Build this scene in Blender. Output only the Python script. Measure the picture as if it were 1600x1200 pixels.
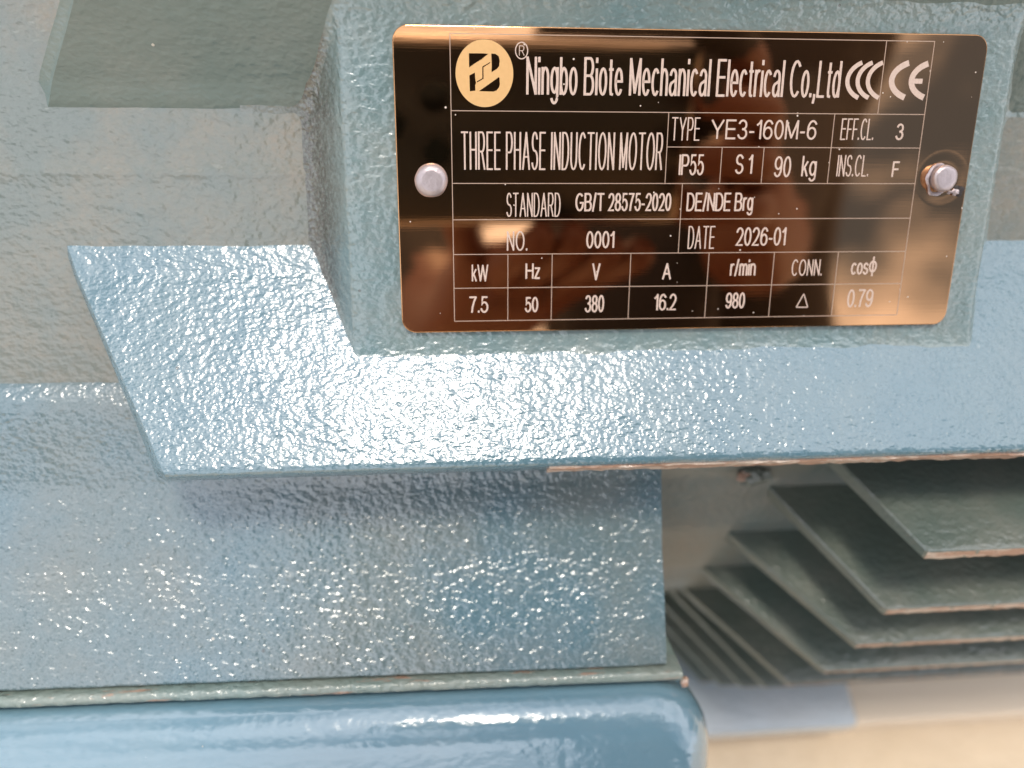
import bpy, bmesh, math, random
from mathutils import Vector, Matrix, noise
random.seed(7)
for o in list(bpy.data.objects): bpy.data.objects.remove(o)
SC = bpy.context.scene
COL = SC.collection
R = math.radians
MM = 0.001

# ------------------------------------------------------------------ camera
# local frame of the motor: x along the shaft, y away from the nameplate, z up the plate (mm).
# the motor's frame is turned 40 degrees about x, so the nameplate faces up at 40 degrees.
TILT = 40.0
GROUND = -0.376
RM = Matrix.Rotation(R(-TILT), 4, 'X')
B = [[0.9960296759684719, -0.0035421260540862685, -0.08895132339182996],
     [-0.02125601410844085, 0.9608434656857683, -0.27627525461608693],
     [0.0864468996226164, 0.2770691029183493, 0.9569533143020398]]
F = 1248.47
def L(px, py, d):                      # where a sight line meets the plane at depth d (mm): (x, z)
    v = ((px-800)/F, (py-600)/F, 1.0)
    l = [sum(B[i][j]*v[i] for i in range(3)) for j in range(3)]
    k = d/l[2]
    return l[0]*k, -l[1]*k
cam_d = bpy.data.cameras.new('camera')
cam = bpy.data.objects.new('camera', cam_d); COL.objects.link(cam)
m = Matrix.Identity(4)
for c, a in enumerate(((B[0][0], B[0][2], -B[0][1]), (-B[1][0], -B[1][2], B[1][1]), (-B[2][0], -B[2][2], B[2][1]))):
    v = Vector(a).normalized()
    for r in range(3): m[r][c] = v[r]
LIFT = Matrix.Translation((0, 0, -GROUND))
cam.matrix_world = LIFT @ RM @ m
cam_d.sensor_width = 36; cam_d.sensor_fit = 'HORIZONTAL'
cam_d.lens = 36*F/1600
cam_d.clip_start = 0.002; cam_d.clip_end = 400
cam_d.dof.use_dof = True
cam_d.dof.focus_distance = 0.158
cam_d.dof.aperture_fstop = 8.0
SC.camera = cam

# ------------------------------------------------------------------ light
SUN_EL, SUN_AZ = 87.5, 200.0           # azimuth measured like the sky texture's sun_rotation
w = bpy.data.worlds.new('World'); SC.world = w; w.use_nodes = True
nt = w.node_tree
bg = nt.nodes['Background']
sky = nt.nodes.new('ShaderNodeTexSky'); sky.sky_type = 'NISHITA'; sky.sun_disc = False
sky.sun_elevation = R(SUN_EL); sky.sun_rotation = R(SUN_AZ)
sky.air_density = 1.2; sky.dust_density = 3.0
tcw = nt.nodes.new('ShaderNodeTexCoord')
mpw = nt.nodes.new('ShaderNodeMapping'); mpw.inputs['Scale'].default_value = (1, 1, 2.2); mpw.inputs['Location'].default_value = (0.9, 5.1, 2.2)
nt.links.new(tcw.outputs['Generated'], mpw.inputs[0])
cn = nt.nodes.new('ShaderNodeTexNoise'); cn.inputs['Scale'].default_value = 1.7; cn.inputs['Detail'].default_value = 7; cn.inputs['Roughness'].default_value = 0.55
nt.links.new(mpw.outputs[0], cn.inputs['Vector'])
cr = nt.nodes.new('ShaderNodeValToRGB'); cr.color_ramp.elements[0].position = 0.40; cr.color_ramp.elements[1].position = 0.54
nt.links.new(cn.outputs['Fac'], cr.inputs[0])
cm = nt.nodes.new('ShaderNodeMix'); cm.data_type = 'RGBA'; cm.inputs[7].default_value = (31, 31, 33.5, 1)
nt.links.new(cr.outputs[0], cm.inputs[0]); nt.links.new(sky.outputs[0], cm.inputs[6])
nt.links.new(cm.outputs[2], bg.inputs[0]); bg.inputs[1].default_value = 0.055
sun_d = bpy.data.lights.new('sun', 'SUN'); sun_d.energy = 1.5; sun_d.angle = R(12.0)
sun_d.color = (1.0, 0.90, 0.77)
sun = bpy.data.objects.new('sun', sun_d); COL.objects.link(sun)
sdir = Vector((math.sin(R(SUN_AZ))*math.cos(R(SUN_EL)), math.cos(R(SUN_AZ))*math.cos(R(SUN_EL)), math.sin(R(SUN_EL))))
sun.rotation_euler = sdir.to_track_quat('Z', 'Y').to_euler()
SC.view_settings.view_transform = 'Standard'; SC.view_settings.look = 'None'
SC.view_settings.exposure = 0.24; SC.view_settings.gamma = 1.0
SC.view_settings.use_curve_mapping = False
SC.cycles.max_bounces = 8
SC.cycles.sample_clamp_indirect = 8

# ------------------------------------------------------------------ material helpers
def new_mat(name):
    m = bpy.data.materials.new(name); m.use_nodes = True
    t = m.node_tree; b = t.nodes['Principled BSDF']
    return m, t, b
def N(t, kind, **kw):
    n = t.nodes.new(kind)
    for k, v in kw.items():
        if k.startswith('_'): setattr(n, k[1:], v)
        else: n.inputs[k.replace('__', ' ')].default_value = v
    return n
def ramp(t, fac, stops):
    r = t.nodes.new('ShaderNodeValToRGB')
    e = r.color_ramp.elements
    while len(e) < len(stops): e.new(0.5)
    for i, (p, c) in enumerate(stops):
        e[i].position = p
        e[i].color = c if len(c) == 4 else (*c, 1)
    t.links.new(fac, r.inputs[0]); return r.outputs[0]
def mixc(t, fac, a, b):
    n = t.nodes.new('ShaderNodeMix'); n.data_type = 'RGBA'
    for s, v in ((0, fac), (6, a), (7, b)):
        if hasattr(v, 'links') or hasattr(v, 'is_linked'): t.links.new(v, n.inputs[s])
        else: n.inputs[s].default_value = v if s == 0 else (*v, 1)
    return n.outputs[2]
def math_(t, op, a, b=None, c=None):
    n = t.nodes.new('ShaderNodeMath'); n.operation = op
    for i, v in enumerate((a, b, c)):
        if v is None: continue
        if hasattr(v, 'is_linked'): t.links.new(v, n.inputs[i])
        else: n.inputs[i].default_value = v
    return n.outputs[0]
def coords(t):
    return t.nodes.new('ShaderNodeTexCoord').outputs['Object']
def mapped(t, sc, loc=(0, 0, 0)):
    mp = t.nodes.new('ShaderNodeMapping'); mp.inputs['Scale'].default_value = sc; mp.inputs['Location'].default_value = loc
    t.links.new(coords(t), mp.inputs[0]); return mp.outputs[0]
def nz(t, vec, scale, detail=3, rough=0.5, dist=0.0):
    n = t.nodes.new('ShaderNodeTexNoise')
    n.inputs['Scale'].default_value = scale; n.inputs['Detail'].default_value = detail
    n.inputs['Roughness'].default_value = rough; n.inputs['Distortion'].default_value = dist
    t.links.new(vec, n.inputs['Vector']); return n.outputs['Fac']
def bump(t, h, dist, strength=1.0, prev=None):
    b = t.nodes.new('ShaderNodeBump'); b.inputs['Distance'].default_value = dist; b.inputs['Strength'].default_value = strength
    t.links.new(h, b.inputs['Height'])
    if prev: t.links.new(prev, b.inputs['Normal'])
    return b.outputs['Normal']

# sprayed enamel over rough cast iron
def paint(name, base, base2, pebble=1.0, rough=0.22, dust=0.25, scale=1.0, chips=0.0, corner=None, coat=1.0, fine_=0.00034, dust_warm_col=(0.42, 0.36, 0.29)):
    m, t, b = new_mat(name)
    v = coords(t)
    big = nz(t, v, 28, 3)
    col = mixc(t, ramp(t, big, [(0.35, (0, 0, 0)), (0.7, (1, 1, 1))]), base, base2)
    # thin tan film, patchy: dust, and on the wall warm light as colour
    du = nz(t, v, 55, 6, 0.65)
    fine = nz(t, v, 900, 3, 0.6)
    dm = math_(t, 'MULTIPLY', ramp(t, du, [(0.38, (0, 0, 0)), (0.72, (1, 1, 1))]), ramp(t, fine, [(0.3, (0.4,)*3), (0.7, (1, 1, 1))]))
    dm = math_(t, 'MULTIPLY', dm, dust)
    col = mixc(t, dm, col, dust_warm_col)
    # pin pricks and grit
    vo = t.nodes.new('ShaderNodeTexVoronoi'); vo.inputs['Scale'].default_value = 240
    vo.feature = 'F1'; t.links.new(v, vo.inputs['Vector'])
    sel = t.nodes.new('ShaderNodeSeparateColor'); t.links.new(vo.outputs['Color'], sel.inputs[0])
    pit = math_(t, 'MULTIPLY', math_(t, 'LESS_THAN', vo.outputs['Distance'], 0.09), math_(t, 'GREATER_THAN', sel.outputs[0], 0.965))
    col = mixc(t, math_(t, 'MULTIPLY', pit, 0.65), col, (0.06, 0.055, 0.045))
    grit = math_(t, 'MULTIPLY', math_(t, 'LESS_THAN', vo.outputs['Distance'], 0.075), math_(t, 'LESS_THAN', sel.outputs[1], 0.03))
    col = mixc(t, math_(t, 'MULTIPLY', grit, 0.8), col, (0.72, 0.66, 0.55))
    if chips:
        ch = ramp(t, nz(t, mapped(t, (70, 500, 500)), 1.0, 5, 0.7), [(0.66-chips*0.3, (0, 0, 0)), (0.72-chips*0.3, (1, 1, 1))])
        col = mixc(t, math_(t, 'MULTIPLY', ch, 0.85), col, (0.40, 0.22, 0.14))
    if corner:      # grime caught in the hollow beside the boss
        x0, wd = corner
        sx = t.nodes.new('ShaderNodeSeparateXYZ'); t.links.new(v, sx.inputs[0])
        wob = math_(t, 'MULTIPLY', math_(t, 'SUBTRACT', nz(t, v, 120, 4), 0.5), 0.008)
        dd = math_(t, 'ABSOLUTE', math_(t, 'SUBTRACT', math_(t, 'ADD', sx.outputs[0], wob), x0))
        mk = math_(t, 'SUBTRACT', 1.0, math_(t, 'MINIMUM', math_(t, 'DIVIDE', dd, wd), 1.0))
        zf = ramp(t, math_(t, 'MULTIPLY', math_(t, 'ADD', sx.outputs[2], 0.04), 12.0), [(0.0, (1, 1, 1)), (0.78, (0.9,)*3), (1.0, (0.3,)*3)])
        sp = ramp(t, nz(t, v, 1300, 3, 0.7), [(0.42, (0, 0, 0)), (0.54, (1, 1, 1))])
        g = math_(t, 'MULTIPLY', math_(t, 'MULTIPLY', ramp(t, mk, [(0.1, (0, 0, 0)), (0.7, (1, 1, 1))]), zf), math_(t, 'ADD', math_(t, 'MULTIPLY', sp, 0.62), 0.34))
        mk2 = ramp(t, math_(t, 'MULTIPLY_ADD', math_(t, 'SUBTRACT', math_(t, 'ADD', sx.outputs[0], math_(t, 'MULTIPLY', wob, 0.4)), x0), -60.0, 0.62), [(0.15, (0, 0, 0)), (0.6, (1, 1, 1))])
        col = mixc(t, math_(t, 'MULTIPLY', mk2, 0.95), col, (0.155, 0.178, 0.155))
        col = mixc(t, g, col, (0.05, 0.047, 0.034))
    t.links.new(col, b.inputs['Base Color'])
    b.inputs['Specular IOR Level'].default_value = 0.7
    rr = math_(t, 'ADD', math_(t, 'MULTIPLY', dm, 0.9), math_(t, 'MULTIPLY_ADD', nz(t, v, 300, 3), 0.16, rough-0.08))
    t.links.new(rr, b.inputs['Roughness'])
    b.inputs['Coat Weight'].default_value = coat; b.inputs['Coat Roughness'].default_value = 0.14; b.inputs['Coat IOR'].default_value = 1.75
    # relief: cast lumps, orange peel, fine grain
    vd = mapped(t, (0.8, 1.0, 1.1))
    p3 = nz(t, v, 130, 3)
    vary = ramp(t, nz(t, v, 40, 2), [(0.3, (0.55,)*3), (0.7, (1, 1, 1))])
    g1 = math_(t, 'MULTIPLY', nz(t, vd, 620*scale, 1, 0.4, 0.15), vary)
    g2 = nz(t, mapped(t, (0.85, 1, 1.1), (3, 1, 2)), 1250*scale, 1, 0.4)
    n1 = bump(t, p3, 0.0010*min(1, pebble+0.2), 0.35)
    n2 = bump(t, g1, 0.00115*pebble, 1.0, n1)
    n3 = bump(t, g2, fine_*pebble, 1.0, n2)
    n4 = bump(t, math_(t, 'SUBTRACT', grit, pit), 0.0001, 0.8, n3)
    t.links.new(n4, b.inputs['Normal'])
    t.links.new(n4, b.inputs['Coat Normal'])
    return m
BASE, BASE2 = (0.09, 0.185, 0.228), (0.10, 0.193, 0.228)
M_fin = paint('blue_enamel_fin', BASE, BASE2, 0.25, 0.25, 0.10, scale=1.2, fine_=0.0005)
M_wall = paint('dusty_warm_lit_wall', (0.135, 0.175, 0.16), (0.155, 0.178, 0.15), 0.33, 0.36, 0.7, coat=0.6, dust_warm_col=(0.31, 0.25, 0.18))  # tan film: dust, plus warm bounced light put into the colour
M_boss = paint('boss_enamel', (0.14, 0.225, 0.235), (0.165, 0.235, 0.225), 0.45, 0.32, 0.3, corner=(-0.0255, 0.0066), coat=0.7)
M_block = paint('block_enamel', (0.09, 0.175, 0.21), (0.12, 0.17, 0.168), 0.44, 0.24, 0.3, scale=1.2, dust_warm_col=(0.24, 0.21, 0.165))
M_low = paint('lower_fin_enamel', (0.105, 0.14, 0.12), (0.12, 0.15, 0.122), 0.35, 0.38, 0.25, coat=0.5)
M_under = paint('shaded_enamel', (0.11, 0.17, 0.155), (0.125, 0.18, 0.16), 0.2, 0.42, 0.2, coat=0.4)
M_edge = paint('worn_edge_warm_bounce', (0.56, 0.46, 0.37), (0.62, 0.46, 0.36), 0.5, 0.5, 0.3, chips=0.62, coat=0.2)  # chipped paint, with the ground's warm reflection put into the base colour
M_cover = paint('smooth_enamel_cover', (0.145, 0.27, 0.335), (0.16, 0.285, 0.345), 0.16, 0.2, 0.06, scale=0.6)
M_strip = paint('flange_paint', (0.17, 0.24, 0.22), (0.20, 0.25, 0.21), 0.5, 0.4, 0.3, chips=0.26, coat=0.5)
M_foot = paint('foot_enamel', (0.42, 0.50, 0.54), (0.46, 0.53, 0.57), 0.2, 0.3, 0.2)

# ------------------------------------------------------------------ object helpers
def empty(name, label, cat, group=None):
    o = bpy.data.objects.new(name, None); COL.objects.link(o); o.empty_display_size = 0.02
    o['label'] = label; o['category'] = cat
    if group: o['group'] = group
    return o
def link(name, me, mats, parent=None, label=None):
    o = bpy.data.objects.new(name, me); COL.objects.link(o)
    for mt in (mats if isinstance(mats, (list, tuple)) else [mats]): me.materials.append(mt)
    if parent: o.parent = parent
    if label: o['label'] = label
    return o
def smooth(me, ang=35):
    for p in me.polygons: p.use_smooth = True
    me.set_sharp_from_angle(angle=R(ang))
def rough_up(me, amp, freq, seed=0.0):
    me.update()
    ns = [v.normal.copy() for v in me.vertices]
    for v, n in zip(me.vertices, ns):
        p = v.co*freq + Vector((seed, seed*1.7, 3.1))
        v.co += n*(amp*(noise.noise(p)+0.5*noise.noise(p*2.3)))
def resample(pts, step):
    out = []
    for i, a in enumerate(pts):
        b = pts[(i+1) % len(pts)]
        n = max(1, int(math.dist(a[:2], b[:2])/step))
        for k in range(n):
            f = k/n; out.append(tuple(a[j]*(1-f)+b[j]*f for j in range(len(a))))
    return out
def round_poly(pts, rads, seg=5):
    out = []
    n = len(pts)
    for i in range(n):
        p = Vector(pts[i]); a = Vector(pts[i-1]); b = Vector(pts[(i+1) % n]); r = rads[i]
        if r <= 0: out.append(tuple(p)); continue
        u = (a-p); v2 = (b-p); lu = Vector(u[:2]).length; lv = Vector(v2[:2]).length
        ang = Vector(u[:2]).angle(Vector(v2[:2])); t = min(r/math.tan(ang/2), lu*0.49, lv*0.49)
        s, e = p+u*(t/lu), p+v2*(t/lv)
        for k in range(seg+1):
            f = k/seg
            out.append(tuple(s*(1-f)**2 + p*2*f*(1-f) + e*f*f))
    return out
def extrude(name, prof, xr, mats, parent, step=1.6, xstep=2.5, amp=0.08, freq=120, label=None, matfn=None, capin=0.5, ang=38, seed=0):
    """prof: closed loop of (depth, z, left x) in mm, swept to x = xr; left end follows the loop's own x."""
    prof = resample(prof, step)
    cd = sum(p[0] for p in prof)/len(prof); cz = sum(p[1] for p in prof)/len(prof); n = len(prof)
    nx = max(2, int((xr-min(p[2] for p in prof))/xstep))
    xs = [0.0]+[((k+1)/nx) for k in range(nx)]
    orient = 1 if sum(prof[i-1][0]*prof[i][1]-prof[i][0]*prof[i-1][1] for i in range(n)) > 0 else -1
    verts, faces = [], []
    # a small rounding at the left end
    rings = [(-1, 0)] + [(0, f) for f in xs]
    for kind, f in rings:
        for (d, z, xl) in prof:
            if kind == -1:
                vx, vd, vz = xl, d, z
                k = len(verts); a_, b_ = prof[k-1], prof[(k+1) % n]
                tx_, tz_ = b_[0]-a_[0], b_[1]-a_[1]; ln = math.hypot(tx_, tz_) or 1
                vd -= tz_/ln*capin*orient*0.8; vz += tx_/ln*capin*orient*0.8
            else:
                vx = xl+capin*0.8+(xr-xl-capin*0.8)*f; vd, vz = d, z
            verts.append((vx*MM, vd*MM, vz*MM))
    for r in range(len(rings)-1):
        for i in range(n):
            j = (i+1) % n
            faces.append((r*n+i, r*n+j, (r+1)*n+j, (r+1)*n+i))
    faces.append(tuple(range(n-1, -1, -1)))
    faces.append(tuple((len(rings)-1)*n+i for i in range(n)))
    me = bpy.data.meshes.new(name); me.from_pydata(verts, [], faces); me.update()
    bm = bmesh.new(); bm.from_mesh(me)
    bmesh.ops.triangulate(bm, faces=[f for f in bm.faces if len(f.verts) > 4])
    bmesh.ops.recalc_face_normals(bm, faces=bm.faces)
    bm.to_mesh(me); bm.free()
    if amp: rough_up(me, amp*MM, freq, seed)
    o = link(name, me, mats, parent, label)
    if matfn:
        for p in me.polygons: p.material_index = matfn(p)
    smooth(me, ang)
    return o
def boxy(name, lo, hi, rad, mat, parent=None, seg=3, label=None, amp=0, xf=None):
    bm = bmesh.new(); bmesh.ops.create_cube(bm, size=1)
    for v in bm.verts:
        v.co = Vector([lo[i]+(hi[i]-lo[i])*(v.co[i]+0.5) for i in range(3)])
    if rad: bmesh.ops.bevel(bm, geom=bm.edges[:], offset=rad, segments=seg, affect='EDGES', profile=0.5)
    if xf: bmesh.ops.transform(bm, matrix=xf, verts=bm.verts)
    me = bpy.data.meshes.new(name); bm.to_mesh(me); bm.free()
    o = link(name, me, mat, parent, label); smooth(me, 50)
    return o

# ------------------------------------------------------------------ the motor's casing
motor = empty('electric_motor', 'blue painted cast iron electric motor with cooling fins and riveted bronze nameplate', 'motor')
motor.matrix_world = LIFT @ RM
DW, DP, DT = 178.0, 166.0, 151.7      # depths of wall, boss face, fin tip
zr = L(300, 397, DW)[1]                # where the lower slope leaves the wall
zt = L(650, 733, DT)[1]                # its tip
zu = L(280, 160, DW)[1]                # where the upper slope leaves the wall
CD, CZ, CR = 318.0, -10.0, 142.0
SL = (zr-zt)/(DW-DT)                   # slope dz/dd of the lower slab
SU = (L(900, 14, DP)[1]-zu)/(DW-DP)    # slope of the upper slab
# casing: flat wall between the two sloping slabs, then round
bt = L(50, 612, DW)[1]; 
prof = [(DW, 62, 0), (DW, bt-3, 0), (183, -67, 0), (197, -84, 0), (203, -103, 0), (214, -121, 0), (231, -139, 0), (250, -152, 0), (285, -160, 0)]
for a in range(-70, 130, 10):
    prof.append((CD+CR*math.cos(R(a))*1.0, CZ+CR*math.sin(R(a)), 0))
prof = [(d, z, -230) for d, z, _ in prof]
# a parting line runs along the wall
pl = L(250, 272, DW)[1]
k = 0
wallp = [(DW, 62, -230), (DW, pl+1.1, -230), (DW-0.22, pl+0.25, -230), (DW-0.12, pl-0.35, -230), (DW+0.02, pl-1.2, -230)] + prof[1:]
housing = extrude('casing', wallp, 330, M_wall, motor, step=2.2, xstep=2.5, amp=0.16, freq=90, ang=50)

def chamfer(d, x0, x1, d0, d1): return x0+(x1-x0)*(d0-d)/(d0-d1)
# lower sloping slab (the broad blue face under the nameplate)
xa, xb = L(100, 402, DW)[0], L(250, 742, DT)[0]
def cx(d): return chamfer(d, xa, xb, DW, DT)
th = 6.0
u = Vector((DT-DW, zt-zr)).normalized(); pn = Vector((-u.y, u.x))   # pn: away & down
if pn.y > 0: pn = -pn
top0 = Vector((DW, zr)) - u*10; tip = Vector((DT, zt))
low = tip+pn*th; back = Vector((DW, zr))+pn*(th+0.3)-u*2
loop = [(DW+0.6, zr+3.4), (DW-0.35, zr+1.2), (DW-1.7, zr-1.2), (DW-4.0, zr-1.2+(-2.3)*SL*0.92)]
loop = [(DW+1.5, zr+4.0), (DW-0.1, zr+1.6), (DW-0.9, zr-0.2), (DW-2.6, zr-2.6*SL)]
loop3 = [(d, z, cx(d)) for d, z in loop] + round_poly([(tip.x, tip.y, cx(DT)), (low.x, low.y, cx(low.x)+2.6), (back.x, back.y, cx(back.x)+4.2), (DW+8, back.y-2, cx(DW+8)+4), (DW+8, zr+4, cx(DW+8))], [1.6, 1.4, 0, 0, 0], 5)
def edge_of(tipv, lowv):
    def fn(p):
        c = p.center/MM; q = Vector((c.y, c.z))
        a, b = tipv, lowv
        return 1 if (q-(a+b)/2).dot((b-a).normalized().orthogonal()) > 0 else 0
    return fn
slab = extrude('sloping_fin', loop3, 330, M_fin, motor, step=1.2, xstep=2.0, amp=0.13, freq=110, capin=1.3, label='broad glossy pale blue fin with a slanted end, below the nameplate')
# lower lip of that slab: wear, plus warm ground light put into its colour
lipm = low + pn*0.10
lp = [tip+pn*1.9-u*0.5, tip+pn*2.1+u*0.40, low+u*0.30+pn*0.2, low-u*1.2+pn*0.3]
xl = L(860, 725, DT)[0]
extrude('worn_bounce_edge', [(q.x, q.y, xl) for q in lp], 329, M_edge, slab, step=0.7, xstep=0.9, amp=0.42, freq=420, capin=0.2, ang=80, seed=4)

# upper sloping slab, seen from below
xa2 = L(66, 150, DW)[0]; 
DU = 140.0
zu2 = zu+SU*(DW-DU)
def cu(d): return xa2+(DW-d)*1.05
u2 = Vector((DU-DW, zu2-zu)).normalized(); p2 = Vector((u2.y, -u2.x)); 
if p2.y < 0: p2 = -p2
t2 = Vector((DU, zu2))
ul = [(DW+2, zu-3.2), (DW-0.1, zu-1.0), (DW-1.0, zu+0.6), (DW-2.6, zu+2.6*SU)]
ul3 = [(d, z, cu(d)) for d, z in ul] + round_poly([(t2.x, t2.y, cu(DU)), tuple(t2+p2*2.0)+(cu(DU+1),), (DW, zu+4.5, cu(DW)), (DW+6, zu+4.5, cu(DW+6)), (DW+6, zu-3, cu(DW+6))], [1.2, 1.2, 0, 0, 0], 4)
extrude('sloping_fin', ul3, 330, M_under, motor, step=1.6, xstep=2.5, amp=0.12, freq=100, capin=1.0, label='shaded upper fin with a slanted end, seen from below above the nameplate')

# boss carrying the nameplate: a height field that fillets into wall and slabs
bx0 = L(549, 440, DP)[0]; bx1 = L(1584, 60, DP)[0]; bx1b = L(1527, 500, DP)[0]; bx1 = (bx1+bx1b)/2
bz0 = L(900, 537, DP)[1]
def smin(a, b, k):
    h = max(k-abs(a-b), 0)/k
    return min(a, b)-h*h*k*0.25
def boss_depth(x, z):
    cxm, hx = (bx0+bx1)/2, (bx1-bx0)/2
    czm, hz = (bz0+50)/2, (50-bz0)/2+6
    czm = bz0-6+hz
    r = 4.5
    qx, qz = abs(x-cxm)-hx+r, abs(z-czm)-hz+r
    sd = math.hypot(max(qx, 0), max(qz, 0))+min(max(qx, qz), 0)-r
    sl = 1.45 if x < cxm else 1.7
    pad = DP + (max(0, sd)*sl if sd > 0 else 0)
    if sd > -1.4: pad += 0.18*(sd+1.4)**2/1.4 if sd < 0 else 0.25
    wall = DW+0.35
    d = smin(pad, wall, 5.0)
    lo = DW-(zr-z)/SL if z < zr+8 else 400
    hi = DW-(z-zu)/SU if z > zu-8 else 400
    d = smin(d, lo+0.40, 2.4)
    d = smin(d, hi+0.40, 3.6)
    return d
gx0, gx1, gz0, gz1, st = bx0-22, bx1+18, zt+9, 44.0, 0.55
nxn, nzn = int((gx1-gx0)/st), int((gz1-gz0)/st)
vs, fs = [], []
for j in range(nzn+1):
    for i in range(nxn+1):
        x, z = gx0+i*st, gz0+j*st
        d = boss_depth(x, z)
        q = Vector((x, z, 0))*0.1
        d += 0.16*noise.noise(q)+0.05*noise.noise(q*3.1)
        vs.append((x*MM, d*MM, z*MM))
for j in range(nzn):
    for i in range(nxn):
        a = j*(nxn+1)+i
        fs.append((a, a+1, a+nxn+2, a+nxn+1))
me = bpy.data.meshes.new('nameplate_boss'); me.from_pydata(vs, [], fs); me.update()
for p in me.polygons: p.use_smooth = True
link('nameplate_boss', me, M_boss, motor, label='flat raised pad with rounded corners that carries the nameplate')

# block under the sloping slab, at the end of the casing
xe = L(1042, 900, 163)[0]
bz_top = L(50, 628, 171)[1]; dB0, dB1 = 169.0, 159.0
zb1 = L(600, 1064, dB1)[1]
dB0, dB1 = 174.5, 158.5
bz_top = L(50, 646, dB0)[1]
zb1 = L(600, 1064, dB1)[1]
bp = round_poly([(DW+4, bt+3, -232), (DW-0.4, bt-0.5, -232), (dB0+0.8, bz_top, -232), (dB0-0.3, bz_top-20, -232), (169.0, bz_top-37, -232), (dB1, zb1, -232), (dB1+14, zb1-3, -232), (212, -92, -232), (200, -66, -232)], [0, 3, 7, 14, 18, 0.9, 0, 0, 0], 7)
block = extrude('end_block', bp, xe, M_block, motor, step=1.4, xstep=1.6, amp=0.14, freq=130, ang=60, label='pebbly blue casing block with a square right hand end')

# flange strip squeezed between the block and the cover
g = L(600, 1066, 157.5)[1]-0.75
sp = [(157.0, g-0.2, -232), (156.4, g-1.0, -232), (156.4, g-2.0, -232), (157.4, g-2.5, -232), (174, g-2.5, -232), (174, g-0.1, -232)]
xs_ = L(1066, 1062, 157)[0]
strip = extrude('flange_strip', sp, xs_, M_strip, motor, step=0.9, xstep=0.7, amp=0.13, freq=480, ang=70, label='thin grey green flange with chipped paint at its end')
# fin lip chip at the strip end
def blob(name, c, r, mat, parent, seed=0, sub=3, squash=(1, 1, 1), rough=0.35):
    bm = bmesh.new(); bmesh.ops.create_icosphere(bm, subdivisions=sub, radius=1)
    for v in bm.verts:
        k = 1+rough*noise.noise(v.co*1.8+Vector((seed, 0, 0)))+rough*0.5*noise.noise(v.co*4+Vector((seed, 2, 0)))
        v.co = Vector([c[i]*MM+v.co[i]*k*r*squash[i]*MM for i in range(3)])
    me = bpy.data.meshes.new(name); bm.to_mesh(me); bm.free(); smooth(me, 60)
    return link(name, me, mat, parent)
qx, qz = L(1070, 1066, 157)
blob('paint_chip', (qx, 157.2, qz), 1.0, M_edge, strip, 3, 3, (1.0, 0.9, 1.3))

# smooth cover below
cz = L(900, 1074, 157)[1]; cxr = L(1122, 1150, 152)[0]
xf = Matrix.Translation((0, 0.158, cz*MM)) @ Matrix.Rotation(R(-9), 4, 'X')
bm = bmesh.new(); bmesh.ops.create_cube(bm, size=1)
for v in bm.verts:
    v.co = Vector(((-232+(cxr+232)*(v.co.x+0.5))*MM, (-8+42*(v.co.y+0.5))*MM, (-75+75*(v.co.z+0.5))*MM))
bmesh.ops.bevel(bm, geom=[e for e in bm.edges if all(v.co.x > 0 for v in e.verts) and abs(e.verts[0].co.y-e.verts[1].co.y) > 0.03], offset=0.016, segments=12, affect='EDGES', profile=0.5)
fr = [f for f in bm.faces if f.normal.y < -0.9]
bmesh.ops.bevel(bm, geom=list({e for f in fr for e in f.edges}), offset=0.0115, segments=10, affect='EDGES', profile=0.5)
bmesh.ops.transform(bm, matrix=xf, verts=bm.verts)
me = bpy.data.meshes.new('lower_cover'); bm.to_mesh(me); bm.free()
smooth(me, 60)
link('lower_cover', me, M_cover, motor, label='smooth glossy blue cover with a rounded corner along the bottom')

# block, strip and cover lean a little: their left ends sit higher
TB = Matrix.Translation((xe*MM, 0, zb1*MM)) @ Matrix.Rotation(R(0.85), 4, 'Y') @ Matrix.Translation((-xe*MM, 0, -zb1*MM))
for o in list(motor.children):
    if o.name in ('end_block', 'flange_strip', 'lower_cover'):
        o.data.transform(TB)
        for c in o.children: c.data.transform(TB)

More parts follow.
